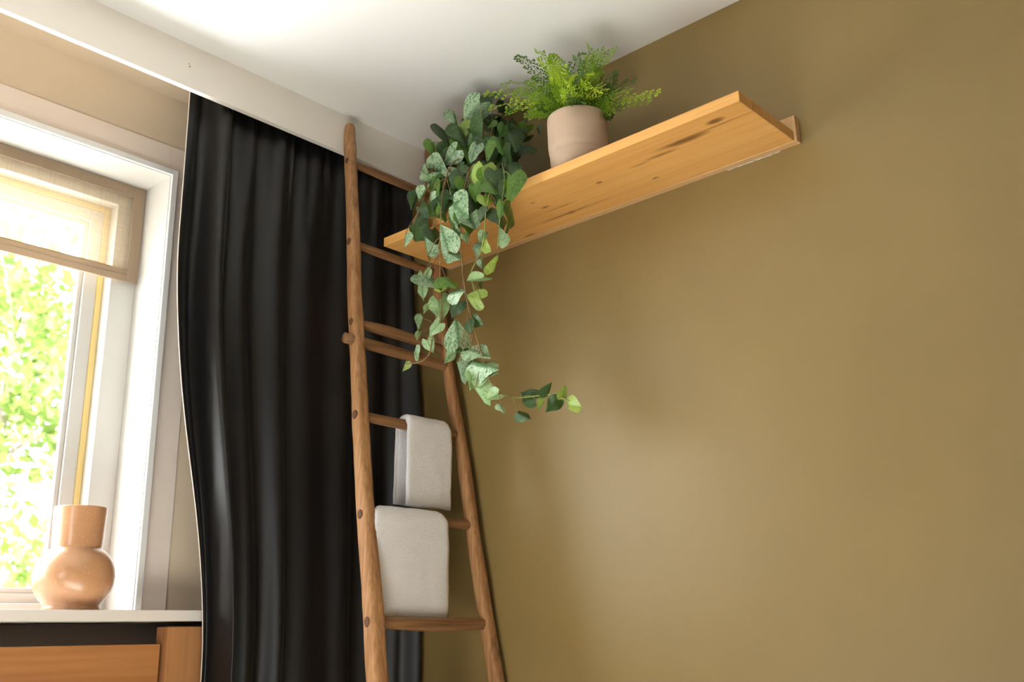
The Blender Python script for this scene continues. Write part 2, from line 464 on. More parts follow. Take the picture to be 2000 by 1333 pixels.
# crest and valley positions: (x at the top, x at the bottom, depth at the top, depth at the bottom)
FOLD = [(-.745, -.588, -.15, .70), (-.695, -.576, .90, .95), (-.655, -.556, -1.2, -1.2), (-.605, -.525, .45, None), (-.570, -.490, -.05, None),
        (-.530, -.455, .45, None), (-.470, -.418, -.45, None), (-.435, -.395, -.10, None), (-.420, -.385, .85, None), (-.350, -.320, .20, None), (-.300, -.270, .40, None),
        (-.235, -.215, -.15, None), (-.190, -.175, .35, None), (-.14, -.125, -.25, None), (-.095, -.085, .30, None), (-.060, -.055, -.10, None), (-.022, -.020, -1.0, None)]
CZ0, CZ1 = .012, 2.43
def curtain_point(s, t, back=0):
    """s along the folds (0..n-1), t 0 at the hem, 1 at the top"""
    i = min(int(s), len(FOLD)-2); f = s-i
    e = (1-math.cos(math.pi*f))/2
    z = CZ0+(CZ1-CZ0)*t
    k = max(0, min(1, (1.98-z)/1.0)); k = k*k*(3-2*k)     # gathers away from the window lower down
    def X(p): return p[0]+(p[1]-p[0])*k
    a, b = FOLD[i], FOLD[i+1]
    x = X(a)+(X(b)-X(a))*f
    amp = .020+.018*min(1, (CZ1-z)/.8)
    def D(p): return p[2] if p[3] is None else p[2]+(p[3]-p[2])*k
    y = .052 + amp*(D(a)*(1-e) + D(b)*e)
    y += .010*math.sin(9*x+2.1*z)*min(1, (CZ1-z)/.5) * .6
    # finer pinch pleats close to the track
    pin = max(0, (z-2.05)/.38)
    y += .006*pin*math.sin(x*150) ; x += .004*pin*math.sin(x*110+1)
    x += .006*noise.noise(Vector((x*6, z*1.6, 3)))
    if z < 2.0: y -= .035*max(0, min(1, (x+.12)/.1))*min(1, (2.0-z)/.5)
    return Vector((x, y+back, z))
def curtain_sheet(back, s0, s1, ext):
    bm = bmesh.new(); ns, nt = (len(FOLD)-1)*8, 70
    R = []
    for j in range(nt+1):
        row = []
        for i in range(ns+1):
            p = curtain_point((len(FOLD)-1)*(s0+(s1-s0)*i/ns), j/nt, back)
            if i == 0: p.x -= ext
            row.append(p)
        R.append(row)
    loft(bm, R, closed=False); return bm
obj('drape', curtain_sheet(0, 0, 1, 0), M['curtain'], cu, True)
bm = bmesh.new()
tube(bm, [curtain_point(0, j/60)+Vector((-.0006, .0012, 0)) for j in range(61)], .0013, 6)
obj('edge_piping', bm, M['lining'], cu, True)
bbox('curtain_track', M['gloss'], cu, -3.7, -.005, .040, .062, 2.432, 2.449)

# ------------------------------------------------------------------ shelf
SZ0, SZ1, SX, SYA, SYB = 2.042, 2.0655, -.247, -1.167, -.108
sh = thing('wall_shelf', (SX/2, (SYA+SYB)/2, SZ0), 'long honey pine wall shelf with dark knots holding two plants', 'shelf')
o_ = origin(sh)
KN = [(-.211, -1.091, .010, .022, 1.0), (-.186, -1.00, .011, .06, .75), (-.166, -.93, .006, .045, .6), (-.16, -.87, .005, .03, .4), (-.192, -1.10, .003, .07, .45),
      (-.151, -.749, .005, .009, .8), (-.080, -.855, .004, .010, .8), (-.175, -.567, .005, .010, .5),
      (-.135, -.573, .005, .013, .7), (-.068, -.607, .0035, .10, .75), (-.068, -.60, .007, .016, .8), (-.11, -.60, .003, .05, .4), (-.03, -.43, .004, .02, .7)]
M['pine'] = wood('honey_pine', ((.80, .455, .150), (.70, .365, .105), (.50, .23, .055)), 1, .8, .42,
                 [(x-o_.x, y-o_.y, a, b, c) for x, y, a, b, c in KN])
M['pinelight'] = wood('pale_pine', ((.66, .42, .20), (.58, .34, .15), (.44, .23, .08)), 1, .9, .45)
bbox('board', M['pine'], sh, SX, -.020, SYA, SYB, SZ0, SZ1, bev=.0012)
bbox('back_rail', M['pinelight'], sh, -.020, -.0005, SYA-.006, SYB, SZ0-.001, 2.101, bev=.0012)
bm = bmesh.new()
pts = [Vector((-.0015, -1.125+.0052*i, SZ0-.0022+.0006*math.sin(i*2.3))) for i in range(26)]
tube(bm, pts, [.0005+.0007*abs(math.sin(i*.7+1)) for i in range(26)], 6)
obj('sealant_bead', bm, M['gloss'], sh, True)

# ------------------------------------------------------------------ ladder
lad = thing('wooden_ladder', (-.22, ladder_y(0), 0), 'rustic wooden pole ladder leaning against the pelmet in the corner', 'ladder')
def rail(px, wid, top, seed):
    """px: pixel stations of the pole's axis on the leaning plane, wid: widths in metres"""
    P = [onl(u, v) for u, v in px]
    d = P[-1]-P[-3]; q = P[-1].copy(); n = q.z/-d.z
    P.append(q + d*n*.5); P.append(q+d*n)
    for p in P: p.y = ladder_y(p.z)
    if P[-1].x > -.035: P[-1].x = -.035
    W = list(wid)+[wid[-1]+.002, wid[-1]+.003]
    pts = spline(P, 7)
    m = len(pts); rings = []
    for i, p in enumerate(pts):
        f = i/7; k = min(int(f), len(W)-2); w = W[k]+(W[k+1]-W[k])*(f-k)
        t = (pts[min(i+1, m-1)]-pts[max(i-1, 0)]).normalized()
        ax = Vector((1, 0, 0)); ax = (ax-t*ax.dot(t)).normalized(); ay = t.cross(ax)
        ring = []
        for j in range(20):
            an = 2*math.pi*j/20
            c, s = math.cos(an), math.sin(an)
            e = 3.2                                         # squared-off pole
            r = (abs(c)**e+abs(s)**e)**(-1/e)
            nz = noise.noise(Vector((c*1.3+seed, s*1.3, p.z*6)))*.11 + noise.noise(Vector((c*2.5, s*2.5+seed, p.z*22)))*.05
            r *= (1+nz)*w/2*.87
            if i == 0: r *= .80
            if i == 1: r *= .97
            ring.append(p+ax*c*r+ay*s*r)
        rings.append(ring)
    rings[0] = [p+Vector((0, 0, .004)) for p in rings[0]]
    bm = bmesh.new(); loft(bm, rings)
    return obj('rail', bm, M['rail'], lad, True), pts
LPX = [(683, 248), (684, 300), (688, 400), (691, 500), (693, 580), (701, 740), (706, 860), (714, 1000), (719, 1060), (729, 1200), (737, 1333)]
LW = [.031, .034, .035, .037, .038, .040, .042, .043, .043, .047, .048]
RPX = [(837, 293), (842, 380), (850, 500), (859, 600), (870, 690), (886, 788), (908, 920), (926, 1060), (945, 1180), (957, 1253), (970, 1333)]
RW = [.028, .029, .030, .031, .032, .034, .036, .036, .037, .038, .040]
railL, ptL = rail(LPX, LW, 0, 3.1)
railR, ptR = rail(RPX, RW, 0, 8.7)
def rail_x(pts, z):
    for a, b in zip(pts, pts[1:]):
        if a.z >= z >= b.z:
            f = (a.z-z)/max(1e-6, a.z-b.z); return a.x+(b.x-a.x)*f
    return pts[-1].x
def rung(zl, zr, r, bulge=1.25, flat=.75, stub=.0, curve=0.0, tenon=True, dy=0):
    xl, xr = rail_x(ptL, zl)-.012-stub, rail_x(ptR, zr)+.010
    rings = []; N_ = 15
    for i in range(N_+1):
        f = i/N_
        x = xl+(xr-xl)*f; z = zl+(zr-zl)*f + curve*math.sin(math.pi*f)
        y = ladder_y(z)+dy
        rr = r*(1+(bulge-1)*math.sin(math.pi*f)**1.0)
        ring = []
        for j in range(12):
            an = 2*math.pi*j/12
            nz = 1+.10*noise.noise(Vector((x*9, math.cos(an)+zl*7, math.sin(an))))
            ring.append(Vector((x, y+math.cos(an)*rr*flat*nz, z+math.sin(an)*rr*nz)))
        rings.append(ring)
    bm = bmesh.new(); loft(bm, rings)
    g = obj('rung', bm, M['rung'], lad, True)
    if tenon:
        bm = bmesh.new()
        x0 = rail_x(ptL, zl)
        w = LW[min(10, max(0, int((2.4-zl)/.14)))]/2*.87
        y = ladder_y(zl)+dy*.6 - .002
        rings = []
        for dx, q in ((.004, 1.0), (-.0006, 1.0), (-.0022, .82)):
            rings.append([Vector((x0-w+dx, y+math.cos(a_)*r*.72*q, zl+math.sin(a_)*r*.95*q)) for a_ in [2*math.pi*k/14 for k in range(14)]])
        loft(bm, rings)
        obj('tenon', bm, M['tenon'], g, False)
    return g
rung(2.282, 2.280, .0105, 1.2, .8)
rung(2.030, 2.024, .0110, 1.1, .8, dy=.004)
rung(1.800, 1.790, .0105, 1.5, .7, curve=.004)
rung(1.752, 1.742, .0135, 1.1, .85, stub=.026)
rung(1.556, 1.553, .0120, 1.1, .85)
rung(1.319, 1.317, .0115, 1.1, .85)
rung(1.085, 1.080, .0120, 1.30, .8, curve=-.003)
rung(.830, .826, .0125, 1.2, .8)
rung(.570, .566, .0125, 1.2, .8)
rung(.310, .306, .0125, 1.2, .8)
# dark knots in the near pole
def knot(u, v, rw, rh):
    p = onl(u, v); x0 = rail_x(ptL, p.z)
    k = min(10, max(0, int((2.4-p.z)/.14))); w = LW[k]/2*.87
    bm = bmesh.new(); y = ladder_y(p.z)
    rings = [[Vector((x0-w+dx, y+.004+math.cos(a_)*rw*q, p.z+math.sin(a_)*rh*q)) for a_ in [2*math.pi*k_/12 for k_ in range(12)]]
             for dx, q in ((.005, 1), (-.0004, .9), (-.0012, .6))]
    loft(bm, rings); obj('knot', bm, M['tenon'], railL, True)

# ------------------------------------------------------------------ towels
def towel(label, x0, x1, zr, rr, zf, zb, th, seed, skew=0, xb=None):
    """folded towel over a rung: profile in the y-z plane swept along x"""
    yc = ladder_y(zr)
    t = thing('towel', ((x0+x1)/2, yc, zf), label, 'towel', 'white towels on the ladder')
    if xb is None: xb = (x0, x1)
    def strip(off, thick, z_f, z_b, xx0, xx1, mat, name, parent, corner=.02):
        R = rr+off
        prof = []
        nf = 16
        for i in range(nf+1):
            prof.append((yc-R, z_f+(zr-z_f)*i/nf, 0))
        for i in range(1, 10):
            a_ = math.pi*i/10
            prof.append((yc-R*math.cos(a_), zr+R*math.sin(a_)*1.0, 1))
        for i in range(nf+1):
            prof.append((yc+R, zr+(z_b-zr)*i/nf, 2))
        nx = 26
        bm = bmesh.new()
        rows_o, rows_i = [], []
        mlen = len(prof)
        for k, (y, z, sec) in enumerate(prof):
            y0, z0_, _ = prof[max(0, k-1)]; y1, z1_, _ = prof[min(mlen-1, k+1)]
            tn = Vector((0, y1-y0, z1_-z0_)).normalized(); nr = Vector((0, -tn.z, tn.y))
            ro, ri = [], []
            top = max(0, 1-abs(k-mlen/2)/(mlen*.22))
            hemf = min(1, min(k, mlen-1-k)/2.0)
            for i in range(nx+1):
                f = i/nx; e = 2*f-1
                round_ = max(0, abs(e)-.86)/.14
                wb = max(0, min(1, (k/mlen-.4)/.2))
                l_, r_ = xx0+(xb[0]-x0)*wb, xx1+(xb[1]-x1)*wb
                x = l_+(r_-l_)*f + skew*(z-zr)
                x -= max(0, e)*.010*top                # narrower over the rung
                lift = .003*noise.noise(Vector((x*14, z*9, seed))) + .0014*noise.noise(Vector((x*50, z*40, seed)))
                drop = -.006*round_**2*(1-hemf) if False else 0
                tk = thick*(1-.55*round_**2)*(.55+.45*hemf)
                zz = z + drop - (.010*round_**2*top) + .004*noise.noise(Vector((x*9, seed*2, 1 if sec == 0 else 5)))*(1-abs(k-mlen/2)/(mlen/2) < .2)
                p = Vector((x, y, zz))
                ro.append(p+nr*(tk/2+lift)); ri.append(p-nr*(tk/2-lift))
            rows_o.append(ro); rows_i.append(ri)
        rings = [o_ + i_[::-1] for o_, i_ in zip(rows_o, rows_i)]
        loft(bm, rings)
        return obj(name, bm, mat, parent, True)
    if xb is None: xb = (x0, x1)
    strip(.0035, th*.5, zf+.005, zb+.006, x0+.004, x1-.003, M['towel'], 'inner_fold', t)
    strip(.0035+th*.55, th*.5, zf, zb, x0, x1, M['towel'], 'outer_fold', t)
    return t
towel('short white towel on the upper rung beside the right pole', -.236, -.088, 1.5545, .0125, 1.352, 1.362, .013, 1.3, .02)
towel('larger white towel on the lower rung beside the left pole', -.370, -.140, 1.318, .0122, 1.094, 1.073, .013, 5.1, .01, (-.338, -.150))

# ------------------------------------------------------------------ vase
vb = Vector((-.838, .200, WZ0))
bm = bmesh.new()
prof = [(.0, .000), (.056, .000), (.059, .002), (.0595, .007), (.057, .010), (.060, .016), (.069, .026), (.0775, .040), (.0822, .056), (.0835, .072), (.0820, .088), (.0770, .103),
        (.0685, .117), (.0590, .1265), (.0535, .1300), (.0520, .1325), (.0523, .137), (.0530, .160), (.0542, .190), (.0553, .2170), (.0553, .2195), (.0540, .2205), (.0522, .2195), (.0515, .19), (.050, .135), (.055, .12), (.07, .09), (.07, .05), (.04, .01), (.0, .01)]
lathe(bm, [(max(r, .0004), z) for r, z in prof], vb, 72, True, True)
tag(obj('vase', bm, M['vase'], None, True, vb), 'round speckled terracotta vase with wide neck on the window sill', 'vase')

# ------------------------------------------------------------------ bed under the window
bed = thing('bed', (-1.55, -.9, 0), 'oak bed with plain headboard below the window sill', 'bed')
HY = .105
bbox('headboard_post', M['oakpost'], bed, -.660, -.562, HY, HY+.05, 0, 1.084, bev=.002)
bbox('headboard_post', M['oakpost'], bed, -2.54, -2.442, HY, HY+.05, 0, 1.084, bev=.002)
bbox('headboard_panel', M['oak'], bed, -2.436, -.668, HY+.014, HY+.040, .42, 1.048, bev=.0015)
bbox('headboard_brace', M['oakpost'], bed, -2.442, -.660, HY+.02, HY+.035, .40, .44)
bbox('side_rail', M['oak'], bed, -.675, -.645, -1.95, HY-.02, .22, .40, bev=.003)
bbox('side_rail', M['oak'], bed, -2.49, -2.46, -1.95, HY, .22, .40, bev=.003)
bbox('foot_board', M['oak'], bed, -2.50, -.645, -1.99, -1.95, .10, .42, bev=.003)
bbox('mattress', M['duvet'], bed, -2.45, -.68, -1.94, HY-.01, .28, .52, bev=.03, seg=3)
bm = bmesh.new(); R = []
for j in range(41):
    row = []
    for i in range(41):
        x = -2.48+1.82*i/40; y = -1.95+1.75*j/40
        e = min(i, 40-i)/40
        z = .575+.02*noise.noise(Vector((x*3, y*3, 1)))+.012*noise.noise(Vector((x*9, y*9, 4))) - .12*max(0, 1-e/.04)
        row.append(Vector((x, y, z)))
    R.append(row)
loft(bm, R, closed=False); obj('duvet', bm, M['duvet'], bed, True)

# ------------------------------------------------------------------ pots
fc = Vector((-.166, -.705, SZ1))
fern = thing('potted_fern', fc, 'bright yellow green fern in a pale cylindrical clay pot', 'potted plant')
bm = bmesh.new()
fp = [(.0004, 0), (.056, 0), (.064, .003), (.0668, .046), (.0668, .052), (.0655, .055), (.0688, .061), (.0703, .076), (.0710, .12), (.0712, .143), (.0705, .148), (.068, .1495), (.0655, .147), (.065, .13), (.065, .11), (.0004, .11)]
lathe(bm, fp, fc, 72, True, True)
obj('pot', bm, M['claypot'], fern, True)
bm = bmesh.new(); lathe(bm, [(.0645, .130), (.05, .133), (.02, .135), (.0005, .135)], fc, 24, False, True)
obj('soil', bm, M['soil'], fern, True)

pc = Vector((-.140, -.395, SZ1))
poth = thing('trailing_plant', pc, 'trailing plant with silvery heart shaped leaves spilling from a dark brown pot', 'potted plant')
bm = bmesh.new()
pp = [(.0004, 0), (.074, 0), (.080, .004), (.084, .03), (.082, .07), (.077, .11), (.072, .14), (.0705, .155), (.069, .158), (.066, .156), (.066, .12), (.0004, .12)]
lathe(bm, pp, pc, 56, True, True)
obj('pot', bm, M['darkpot'], poth, True)
bm = bmesh.new(); lathe(bm, [(.0655, .140), (.04, .145), (.0005, .147)], pc, 24, False, True)
obj('soil', bm, M['soil'], poth, True)

# ------------------------------------------------------------------ fern fronds
def frond(tip, mat, width=.030, arch=.5, curl=0.0, seed=0, np_=13):
    r = random.Random(seed)
    base = fc + Vector((r.uniform(-.03, .03), r.uniform(-.03, .03), .132))
    d = tip-base
    flat = Vector((d.x, d.y, 0))
    ctrl = base + flat*(.32+.1*r.random()) + Vector((0, 0, abs(d.z)*.55+arch*.12))
    def P(t): return base*(1-t)**2 + ctrl*2*t*(1-t) + tip*t*t + Vector((0, 0, -curl*max(0, t-.6)**2))
    bm = bmesh.new()
    pts = [P(i/12) for i in range(13)]
    tube(bm, pts, [.0013*(1-.7*i/12) for i in range(13)], 4)
    view = (CAM-tip).normalized()
    def leaflet(o, dr, nrm, L, W):
        s = dr.cross(nrm).normalized()
        vs = [bm.verts.new(o), bm.verts.new(o+dr*L*.45+s*W*.42), bm.verts.new(o+dr*L*.85+s*W*.45), bm.verts.new(o+dr*L*1.02+nrm*L*.06),
              bm.verts.new(o+dr*L*.85-s*W*.45), bm.verts.new(o+dr*L*.45-s*W*.42)]
        bm.faces.new(vs)
    for i in range(np_):
        t = .22+.76*i/(np_-1)
        p = P(t); tg = (P(min(1, t+.02))-P(t-.02)).normalized()
        nrm = (Vector((0, 0, 1))*.5+view*.6+Vector((r.uniform(-.3, .3), r.uniform(-.3, .3), 0))); nrm = (nrm-tg*nrm.dot(tg)).normalized()
        sd = tg.cross(nrm).normalized()
        q = (t-.22)/.76
        L = width*(1-.68*q**1.5)*(.75+.25*min(1, q*5))
        for s in (-1, 1):
            dr = (sd*s*.86+tg*.5+nrm*r.uniform(-.25, .15)).normalized()
            n2 = (nrm + dr*r.uniform(-.2, .2)).normalized()
            m = max(2, int(L/.0066))
            sv = dr.cross(n2).normalized()
            for k in range(m):
                o = p+dr*L*(k+.6)/m
                sz = .0092*(1-.35*k/m)*(1-.2*q)
                for s2 in (-1, 1):
                    leaflet(o, (sv*s2*.8+dr*.6+n2*r.uniform(-.2, .2)).normalized(), n2, sz*.92, sz*.66)
            leaflet(p+dr*L*.95, dr, n2, .0075*(1-.3*q), .0062)
        if i == np_-1: leaflet(P(1), tg, nrm, .008, .006)
    return obj('frond', bm, mat, fern)
def cxy(x, y): return (900+x/5, 80+y/5)
FR = [  # crop x, crop y, X plane, material, width, arch
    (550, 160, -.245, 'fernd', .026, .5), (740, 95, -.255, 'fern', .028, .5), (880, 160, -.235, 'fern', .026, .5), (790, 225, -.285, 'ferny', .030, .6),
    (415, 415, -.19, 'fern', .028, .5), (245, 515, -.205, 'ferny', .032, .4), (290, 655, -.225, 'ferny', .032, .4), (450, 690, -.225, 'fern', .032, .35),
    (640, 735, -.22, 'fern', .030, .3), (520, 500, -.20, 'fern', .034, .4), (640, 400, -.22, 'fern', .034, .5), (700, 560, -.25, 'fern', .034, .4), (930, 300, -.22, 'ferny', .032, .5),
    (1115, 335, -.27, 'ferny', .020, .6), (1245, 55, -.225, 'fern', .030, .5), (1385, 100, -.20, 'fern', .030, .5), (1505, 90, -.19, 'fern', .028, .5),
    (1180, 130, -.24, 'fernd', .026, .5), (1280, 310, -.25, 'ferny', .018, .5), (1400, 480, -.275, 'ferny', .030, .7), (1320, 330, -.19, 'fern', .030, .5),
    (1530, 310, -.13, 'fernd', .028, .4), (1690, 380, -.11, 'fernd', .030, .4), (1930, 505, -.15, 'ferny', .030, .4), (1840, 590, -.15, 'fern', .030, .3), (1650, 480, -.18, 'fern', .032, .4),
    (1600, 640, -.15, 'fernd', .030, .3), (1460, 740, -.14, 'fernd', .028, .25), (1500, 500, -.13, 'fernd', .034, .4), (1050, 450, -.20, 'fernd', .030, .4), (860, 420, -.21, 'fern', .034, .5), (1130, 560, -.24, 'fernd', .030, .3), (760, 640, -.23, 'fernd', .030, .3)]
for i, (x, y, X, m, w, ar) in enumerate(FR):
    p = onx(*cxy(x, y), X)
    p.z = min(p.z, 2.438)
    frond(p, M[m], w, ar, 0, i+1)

# ------------------------------------------------------------------ trailing plant leaves
def leaf_mesh(name, mat, fold, curl, wide=1.0, wave=.0):
    T = [0, .05, .11, .18, .26, .35, .45, .55, .65, .75, .84, .92, 1.0]
    HW = [.26, .385, .455, .487, .490, .465, .412, .342, .262, .182, .108, .048, .0]
    cols = [-1, -.8, -.5, -.22, 0, .22, .5, .8, 1]
    me = bpy.data.meshes.new(name); vs, fs, uvs = [], [], []
    for t, h in zip(T, HW):
        for c in cols:
            x = c*h*wide
            y = t-.34*abs(c)**1.2*(1-t)**5+.10*abs(c)**6*(1-t)**8
            z = -fold*abs(x)**1.2*(1.1-.3*t) - curl*(t*t) + wave*math.sin(t*9+c*2)*abs(c)*.05 + .02*(1-abs(c))*0
            vs.append((x, y, z)); uvs.append((c*h+.5, t))
    n = len(cols)
    for i in range(len(T)-1):
        for j in range(n-1):
            q = (i*n+j, i*n+j+1, (i+1)*n+j+1, (i+1)*n+j)
            fs.append(q)
    me.from_pydata(vs, [], fs)
    ul = me.uv_layers.new(name='UVMap')
    for lp in me.loops: ul.data[lp.index].uv = uvs[lp.vertex_index]
    me.materials.append(mat)
    for p in me.polygons: p.use_smooth = True
    me.validate(); return me
LM = {}
for k in 'sldgy':
    LM[k] = [leaf_mesh('leaf_'+k, M['leaf_'+k], .35, .05), leaf_mesh('leaf_'+k, M['leaf_'+k], .70, .10, .95, .5),
             leaf_mesh('leaf_'+k, M['leaf_'+k], .14, .16, 1.02, 1.0), leaf_mesh('leaf_'+k, M['leaf_'+k], 1.1, .10, .9, .3)]
lo = origin(poth)
leaf_bases = []
def put_leaf(B, T_, w, kind, r):
    a = T_-B; L = a.length; a.normalize()
    v = (CAM-B).normalized(); n = (v-a*v.dot(a)).normalized()
    ph = math.acos(max(.15, min(1, w)))*r.choice((-1, 1))
    n = Matrix.Rotation(ph, 3, a) @ n
    s = a.cross(n)
    me = LM[kind][r.randrange(4)]
    o = bpy.data.objects.new('leaf', me); COL.objects.link(o); o.parent = poth
    sx = L*r.uniform(.92, 1.08)
    o.matrix_local = Matrix(((s.x*sx, a.x*L, n.x*L, B.x-lo.x), (s.y*sx, a.y*L, n.y*L, B.y-lo.y), (s.z*sx, a.z*L, n.z*L, B.z-lo.z), (0, 0, 0, 1)))
    leaf_bases.append(B)
    return o
def depth_x(u, v, r):
    """how far out from the wall the foliage hangs at this place"""
    if u > 1000 and v > 700: return -.21
    if v < 230: x = -.185
    elif v < 340: x = -.185-.095*(v-230)/110
    else: x = -.284
    if u > 960 and v < 340: x += .06
    return x+r.uniform(-.018, .014)*(1 if v < 420 else .6)
LEAVES = []
def crop(ox, oy, sc, rows):
    for (x0, y0, x1, y1, w, k) in rows:
        LEAVES.append((ox+x0/sc, oy+y0/sc, ox+x1/sc, oy+y1/sc, w, k))
crop(780, 420, 5.127, [
    (60, 195, 40, 330, .45, 's'), (130, 90, 235, 250, .9, 'd'), (285, 405, 235, 215, .6, 's'), (330, 150, 380, 310, .8, 'd'),
    (490, 360, 395, 85, .65, 's'), (500, 380, 610, 440, .9, 's'), (560, 140, 622, 222, .5, 's'), (650, 195, 695, 285, .85, 'l'), (690, 25, 765, 145, .7, 's'),
    (850, 180, 800, 285, .95, 's'), (735, 320, 780, 435, .75, 's'), (840, 305, 900, 370, .8, 'y'), (985, 305, 990, 112, .55, 'l'), (940, 570, 1005, 398, .5, 'y'),
    (830, 462, 838, 552, .8, 's'), (840, 640, 668, 670, .5, 'l'), (850, 652, 942, 640, .3, 'l'), (820, 680, 825, 750, .5, 'd'), (235, 595, 205, 850, .5, 'l'),
    (265, 612, 430, 745, .5, 's'), (400, 775, 490, 730, .6, 'y'), (460, 620, 582, 715, .65, 'g'), (500, 785, 650, 750, .75, 's'), (470, 790, 505, 865, .6, 's'),
    (600, 875, 510, 1025, .9, 'd'), (815, 850, 657, 803, 1.0, 'y'), (395, 860, 432, 1070, .95, 'l'), (300, 900, 255, 1005, .6, 'l'), (402, 1085, 275, 1205, .75, 'l'),
    (240, 1040, 200, 1170, .45, 's'), (200, 1180, 180, 1270, .6, 'l'), (600, 1310, 565, 1022, .95, 's'), (735, 1050, 828, 1105, .9, 'd'), (680, 1080, 720, 1190, .8, 'd')])
crop(740, 440, 3.173, [
    (298, 712, 332, 790, .95, 'l'), (222, 780, 240, 842, .5, 's'), (165, 848, 140, 910, .6, 'y'), (460, 788, 415, 865, .7, 's'), (490, 850, 525, 988, .75, 's'),
    (568, 772, 684, 802, .7, 's'), (585, 845, 735, 880, .8, 's'), (605, 925, 722, 905, .85, 'l'), (575, 930, 580, 1022, .6, 'l'), (598, 1008, 682, 1125, .75, 'l'),
    (738, 1052, 660, 1092, .9, 'l'), (755, 1115, 782, 1162, .7, 's'), (505, 765, 570, 790, .6, 'd'),
    (970, 1078, 872, 1025, .95, 'd'), (1045, 1062, 1078, 972, .7, 'd'), (1135, 1068, 1166, 990, .8, 'y'), (1110, 1085, 1038, 1168, .9, 'd'), (1025, 1092, 990, 1162, .5, 'y'),
    (1175, 1118, 1252, 1132, .9, 'y'), (862, 1162, 942, 1198, .9, 'd')])
crop(780, 180, 4.443, [
    (810, 62, 620, 45, .65, 'd'), (700, 95, 552, 272, 1.0, 's'), (700, 155, 782, 128, .7, 'd'), (470, 168, 512, 302, .7, 's'), (522, 280, 510, 452, .45, 'y'),
    (600, 455, 648, 225, .8, 's'), (810, 245, 755, 315, .8, 'g'), (688, 378, 872, 425, .65, 'g'), (668, 465, 600, 612, .7, 's'), (395, 335, 475, 505, .4, 'd'),
    (490, 505, 375, 640, .85, 's'), (300, 450, 325, 602, .45, 'g'), (325, 440, 255, 418, .6, 's'), (248, 672, 414, 705, .85, 's'), (245, 785, 392, 722, .7, 's'),
    (200, 680, 235, 745, .6, 's'), (420, 672, 508, 732, .8, 's'), (470, 800, 430, 888, .8, 'l'), (555, 870, 415, 922, .7, 'd'), (232, 850, 178, 962, .65, 's'),
    (275, 870, 262, 955, .7, 's'), (160, 895, 110, 1030, .75, 'd'), (180, 1000, 245, 1100, .85, 'd'), (745, 475, 755, 605, .55, 'g'), (822, 478, 835, 562, .75, 's'),
    (650, 622, 745, 608, .7, 'g'), (730, 640, 690, 862, .95, 'y'), (890, 545, 858, 772, .85, 'd'), (940, 255, 960, 490, .95, 'd'), (1108, 292, 1035, 372, .85, 'g'),
    (1110, 380, 985, 462, .85, 'd'), (1085, 458, 1176, 522, .75, 'd'), (965, 725, 940, 968, .7, 'g'), (875, 800, 858, 985, .7, 'd'), (642, 815, 662, 962, .8, 'g'),
    (738, 905, 765, 1008, .9, 'y'), (885, 965, 860, 1105, .9, 'g'), (972, 1020, 965, 1222, .35, 'd'), (465, 972, 595, 1090, .9, 's'), (630, 1052, 665, 1192, .9, 's'),
    (765, 1035, 698, 1145, .9, 'd'), (860, 160, 985, 195, .7, 'd'), (1205, 295, 1216, 372, .6, 'd'), (830, 215, 692, 188, .7, 'd'), (330, 930, 380, 1060, .8, 'g'),
    (560, 230, 600, 330, .8, 'd'), (770, 430, 700, 520, .8, 'd'), (560, 640, 480, 720, .8, 'd'), (520, 760, 590, 850, .8, 'd'), (800, 640, 880, 700, .8, 'd'),
    (640, 700, 600, 800, .8, 'd'), (900, 500, 990, 620, .9, 'd'), (1000, 520, 960, 640, .8, 'd'), (330, 560, 380, 700, .8, 'd'), (280, 800, 340, 900, .8, 'g'), (790, 770, 840, 880, .8, 'g'), (350, 620, 300, 540, .8, 'd')])
r = random.Random(11)
for (u0, v0, u1, v1, w, k) in LEAVES:
    x = depth_x((u0+u1)/2, (v0+v1)/2, r)
    if k == 'd' and v0 < 400: x += .03
    put_leaf(onx(u0, v0, x), onx(u1, v1, x+r.uniform(-.012, .012)), w, k, r)
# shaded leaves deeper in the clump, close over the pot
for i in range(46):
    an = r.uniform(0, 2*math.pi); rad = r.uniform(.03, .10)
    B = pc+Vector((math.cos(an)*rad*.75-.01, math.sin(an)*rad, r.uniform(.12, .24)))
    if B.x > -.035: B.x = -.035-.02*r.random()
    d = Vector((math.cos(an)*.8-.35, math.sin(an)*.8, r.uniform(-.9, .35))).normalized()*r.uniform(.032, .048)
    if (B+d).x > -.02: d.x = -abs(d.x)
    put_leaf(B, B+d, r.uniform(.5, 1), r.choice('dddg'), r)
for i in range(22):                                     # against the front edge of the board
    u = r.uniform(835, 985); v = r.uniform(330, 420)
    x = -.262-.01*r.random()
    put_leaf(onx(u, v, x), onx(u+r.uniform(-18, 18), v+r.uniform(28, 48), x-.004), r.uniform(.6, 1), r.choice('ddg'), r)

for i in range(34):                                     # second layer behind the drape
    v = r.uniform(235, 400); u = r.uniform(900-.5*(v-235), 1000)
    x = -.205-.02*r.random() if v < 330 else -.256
    put_leaf(onx(u, v, x), onx(u+r.uniform(-24, 24), v+r.uniform(22, 40), x-.006), r.uniform(.6, 1), r.choice('dddg'), r)

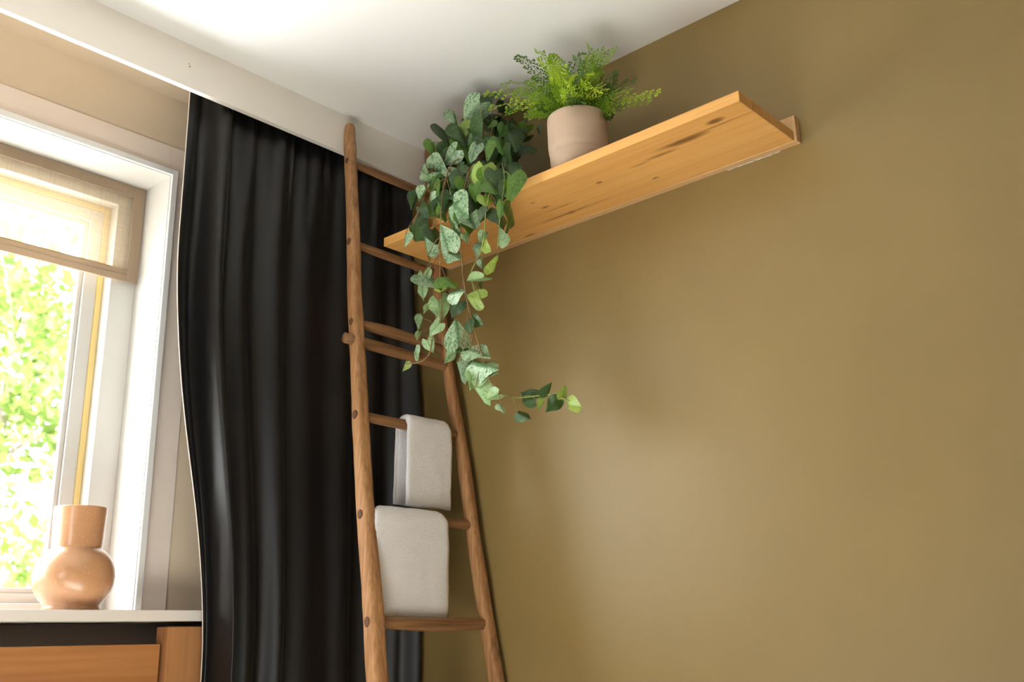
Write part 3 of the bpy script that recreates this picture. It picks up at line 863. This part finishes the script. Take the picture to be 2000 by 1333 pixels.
# vines with the leaf stalks
VINES = [
    [(930, 300, -.17), (885, 318, -.262), (866, 370, -.286), (860, 440, -.287), (859, 500, -.287), (860, 557, -.287), (861, 629, -.287), (846, 657, -.287), (838, 692, -.287), (819, 708, -.288), (792, 711, -.29)],
    [(960, 300, -.17), (920, 330, -.262), (903, 390, -.288), (900, 440, -.287), (902, 500, -.287), (905, 545, -.287), (918, 616, -.287), (935, 673, -.286), (958, 746, -.285), (984, 772, -.283)],
    [(985, 310, -.18), (965, 345, -.262), (950, 410, -.286), (944, 471, -.287), (930, 510, -.287), (920, 535, -.287), (927, 569, -.287)],
    [(900, 290, -.18), (850, 320, -.262), (826, 390, -.287), (806, 440, -.288)],
    [(975, 300, -.18), (985, 345, -.258), (980, 400, -.284), (975, 440, -.285)],
    [(958, 746, -.285), (986, 771, -.262), (1008, 777, -.235), (1049, 774, -.21), (1075, 772, -.21), (1112, 784, -.21)]]
vine_pts = []
for k, V in enumerate(VINES):
    vine_pts.append(spline([onx(u, v, x) for u, v, x in V], 8))
stalks = [[] for _ in VINES]
for B in leaf_bases:
    best = min(((p-B).length, vi, i) for vi, ps in enumerate(vine_pts) for i, p in enumerate(ps))
    d, vi, i = best
    if B.z > 2.17:                                       # upper leaves grow out of the pot itself
        root = pc+Vector(((B.x-pc.x)*.35, (B.y-pc.y)*.35, .145)); vi = 4
    else:
        ps = vine_pts[vi]; root = ps[max(0, i-4)] if i > 4 else ps[0]
    if (root-B).length > .30: root = B+(root-B)*.35
    stalks[vi].append((root, B))
for vi, ps in enumerate(vine_pts):
    bm = bmesh.new()
    tube(bm, ps, .0015, 5)
    for (a_, b_) in stalks[vi]:
        m_ = (a_+b_)/2+Vector((0, 0, .006))
        tube(bm, [a_, (a_+m_)/2+Vector((0, 0, .002)), m_, (m_+b_)/2+Vector((0, 0, .001)), b_], .00085, 4)
    obj('vine', bm, M['stemg'] if vi in (2, 4, 5) else M['stem'], poth, True)

# ------------------------------------------------------------------ trees outside
def tree(label, base, h, spread, n, seed, leafsize):
    r = random.Random(seed)
    t = thing('tree', base, label, 'tree', 'trees outside the window')
    bm = bmesh.new()
    top = base+Vector((r.uniform(-.2, .2), 0, h))
    pts = [base.lerp(top, i/8)+Vector((.06*math.sin(i*1.3+seed), .05*math.cos(i*1.1), 0)) for i in range(9)]
    tube(bm, pts, [.075*(1-.75*i/8) for i in range(9)], 7)
    obj('trunk', bm, M['bark'], t, True)
    tips = []
    for b in range(16):
        f = r.uniform(.25, .98); p = pts[int(f*8)]
        an = r.uniform(0, 2*math.pi)
        e = p+Vector((math.cos(an)*spread*r.uniform(.4, 1), math.sin(an)*spread*r.uniform(.3, .7), r.uniform(.1, .7)))
        mid = (p+e)/2+Vector((0, 0, .15*r.random()))
        bm = bmesh.new(); q = spline([p, mid, e], 5); tube(bm, q, [.022*(1-.8*i/(len(q)-1)) for i in range(len(q))], 5)
        obj('branch', bm, M['bark'], t, True)
        tips += q[3:]
    bm = bmesh.new()
    for i in range(n):
        c = r.choice(tips)+Vector((r.gauss(0, .22), r.gauss(0, .22), r.gauss(0, .20)))
        a_ = Vector((r.gauss(0, 1), r.gauss(0, 1), r.gauss(-.3, .8))).normalized(); b_ = a_.orthogonal().normalized()
        b_ = Matrix.Rotation(r.uniform(0, 6.28), 3, a_) @ b_
        L = leafsize*r.uniform(.7, 1.3)
        vs = [bm.verts.new(c), bm.verts.new(c+a_*L*.5+b_*L*.32), bm.verts.new(c+a_*L), bm.verts.new(c+a_*L*.5-b_*L*.32)]
        bm.faces.new(vs)
    tag(obj('foliage', bm, M['tree'], t), kind='stuff')
def out(u, v, Y): return ony(u, v, Y)
for (u, Y, zb, h, sp, n, seed, lab) in (
        (40, 4.6, -1.6, 5.0, 1.0, 4200, 3, 'slender spring green tree nearest the window glass'),
        (-30, 8.2, -1.8, 6.8, 1.4, 5600, 5, 'bushy spring green tree behind the left edge of the window'),
        (115, 12.5, -2.0, 8.5, 1.8, 6500, 9, 'pale spring green tree seen beside the window frame')):
    p = out(u, 900, Y); p.z = zb
    tree(lab, p, h, sp, int(n*.9), seed, .105)
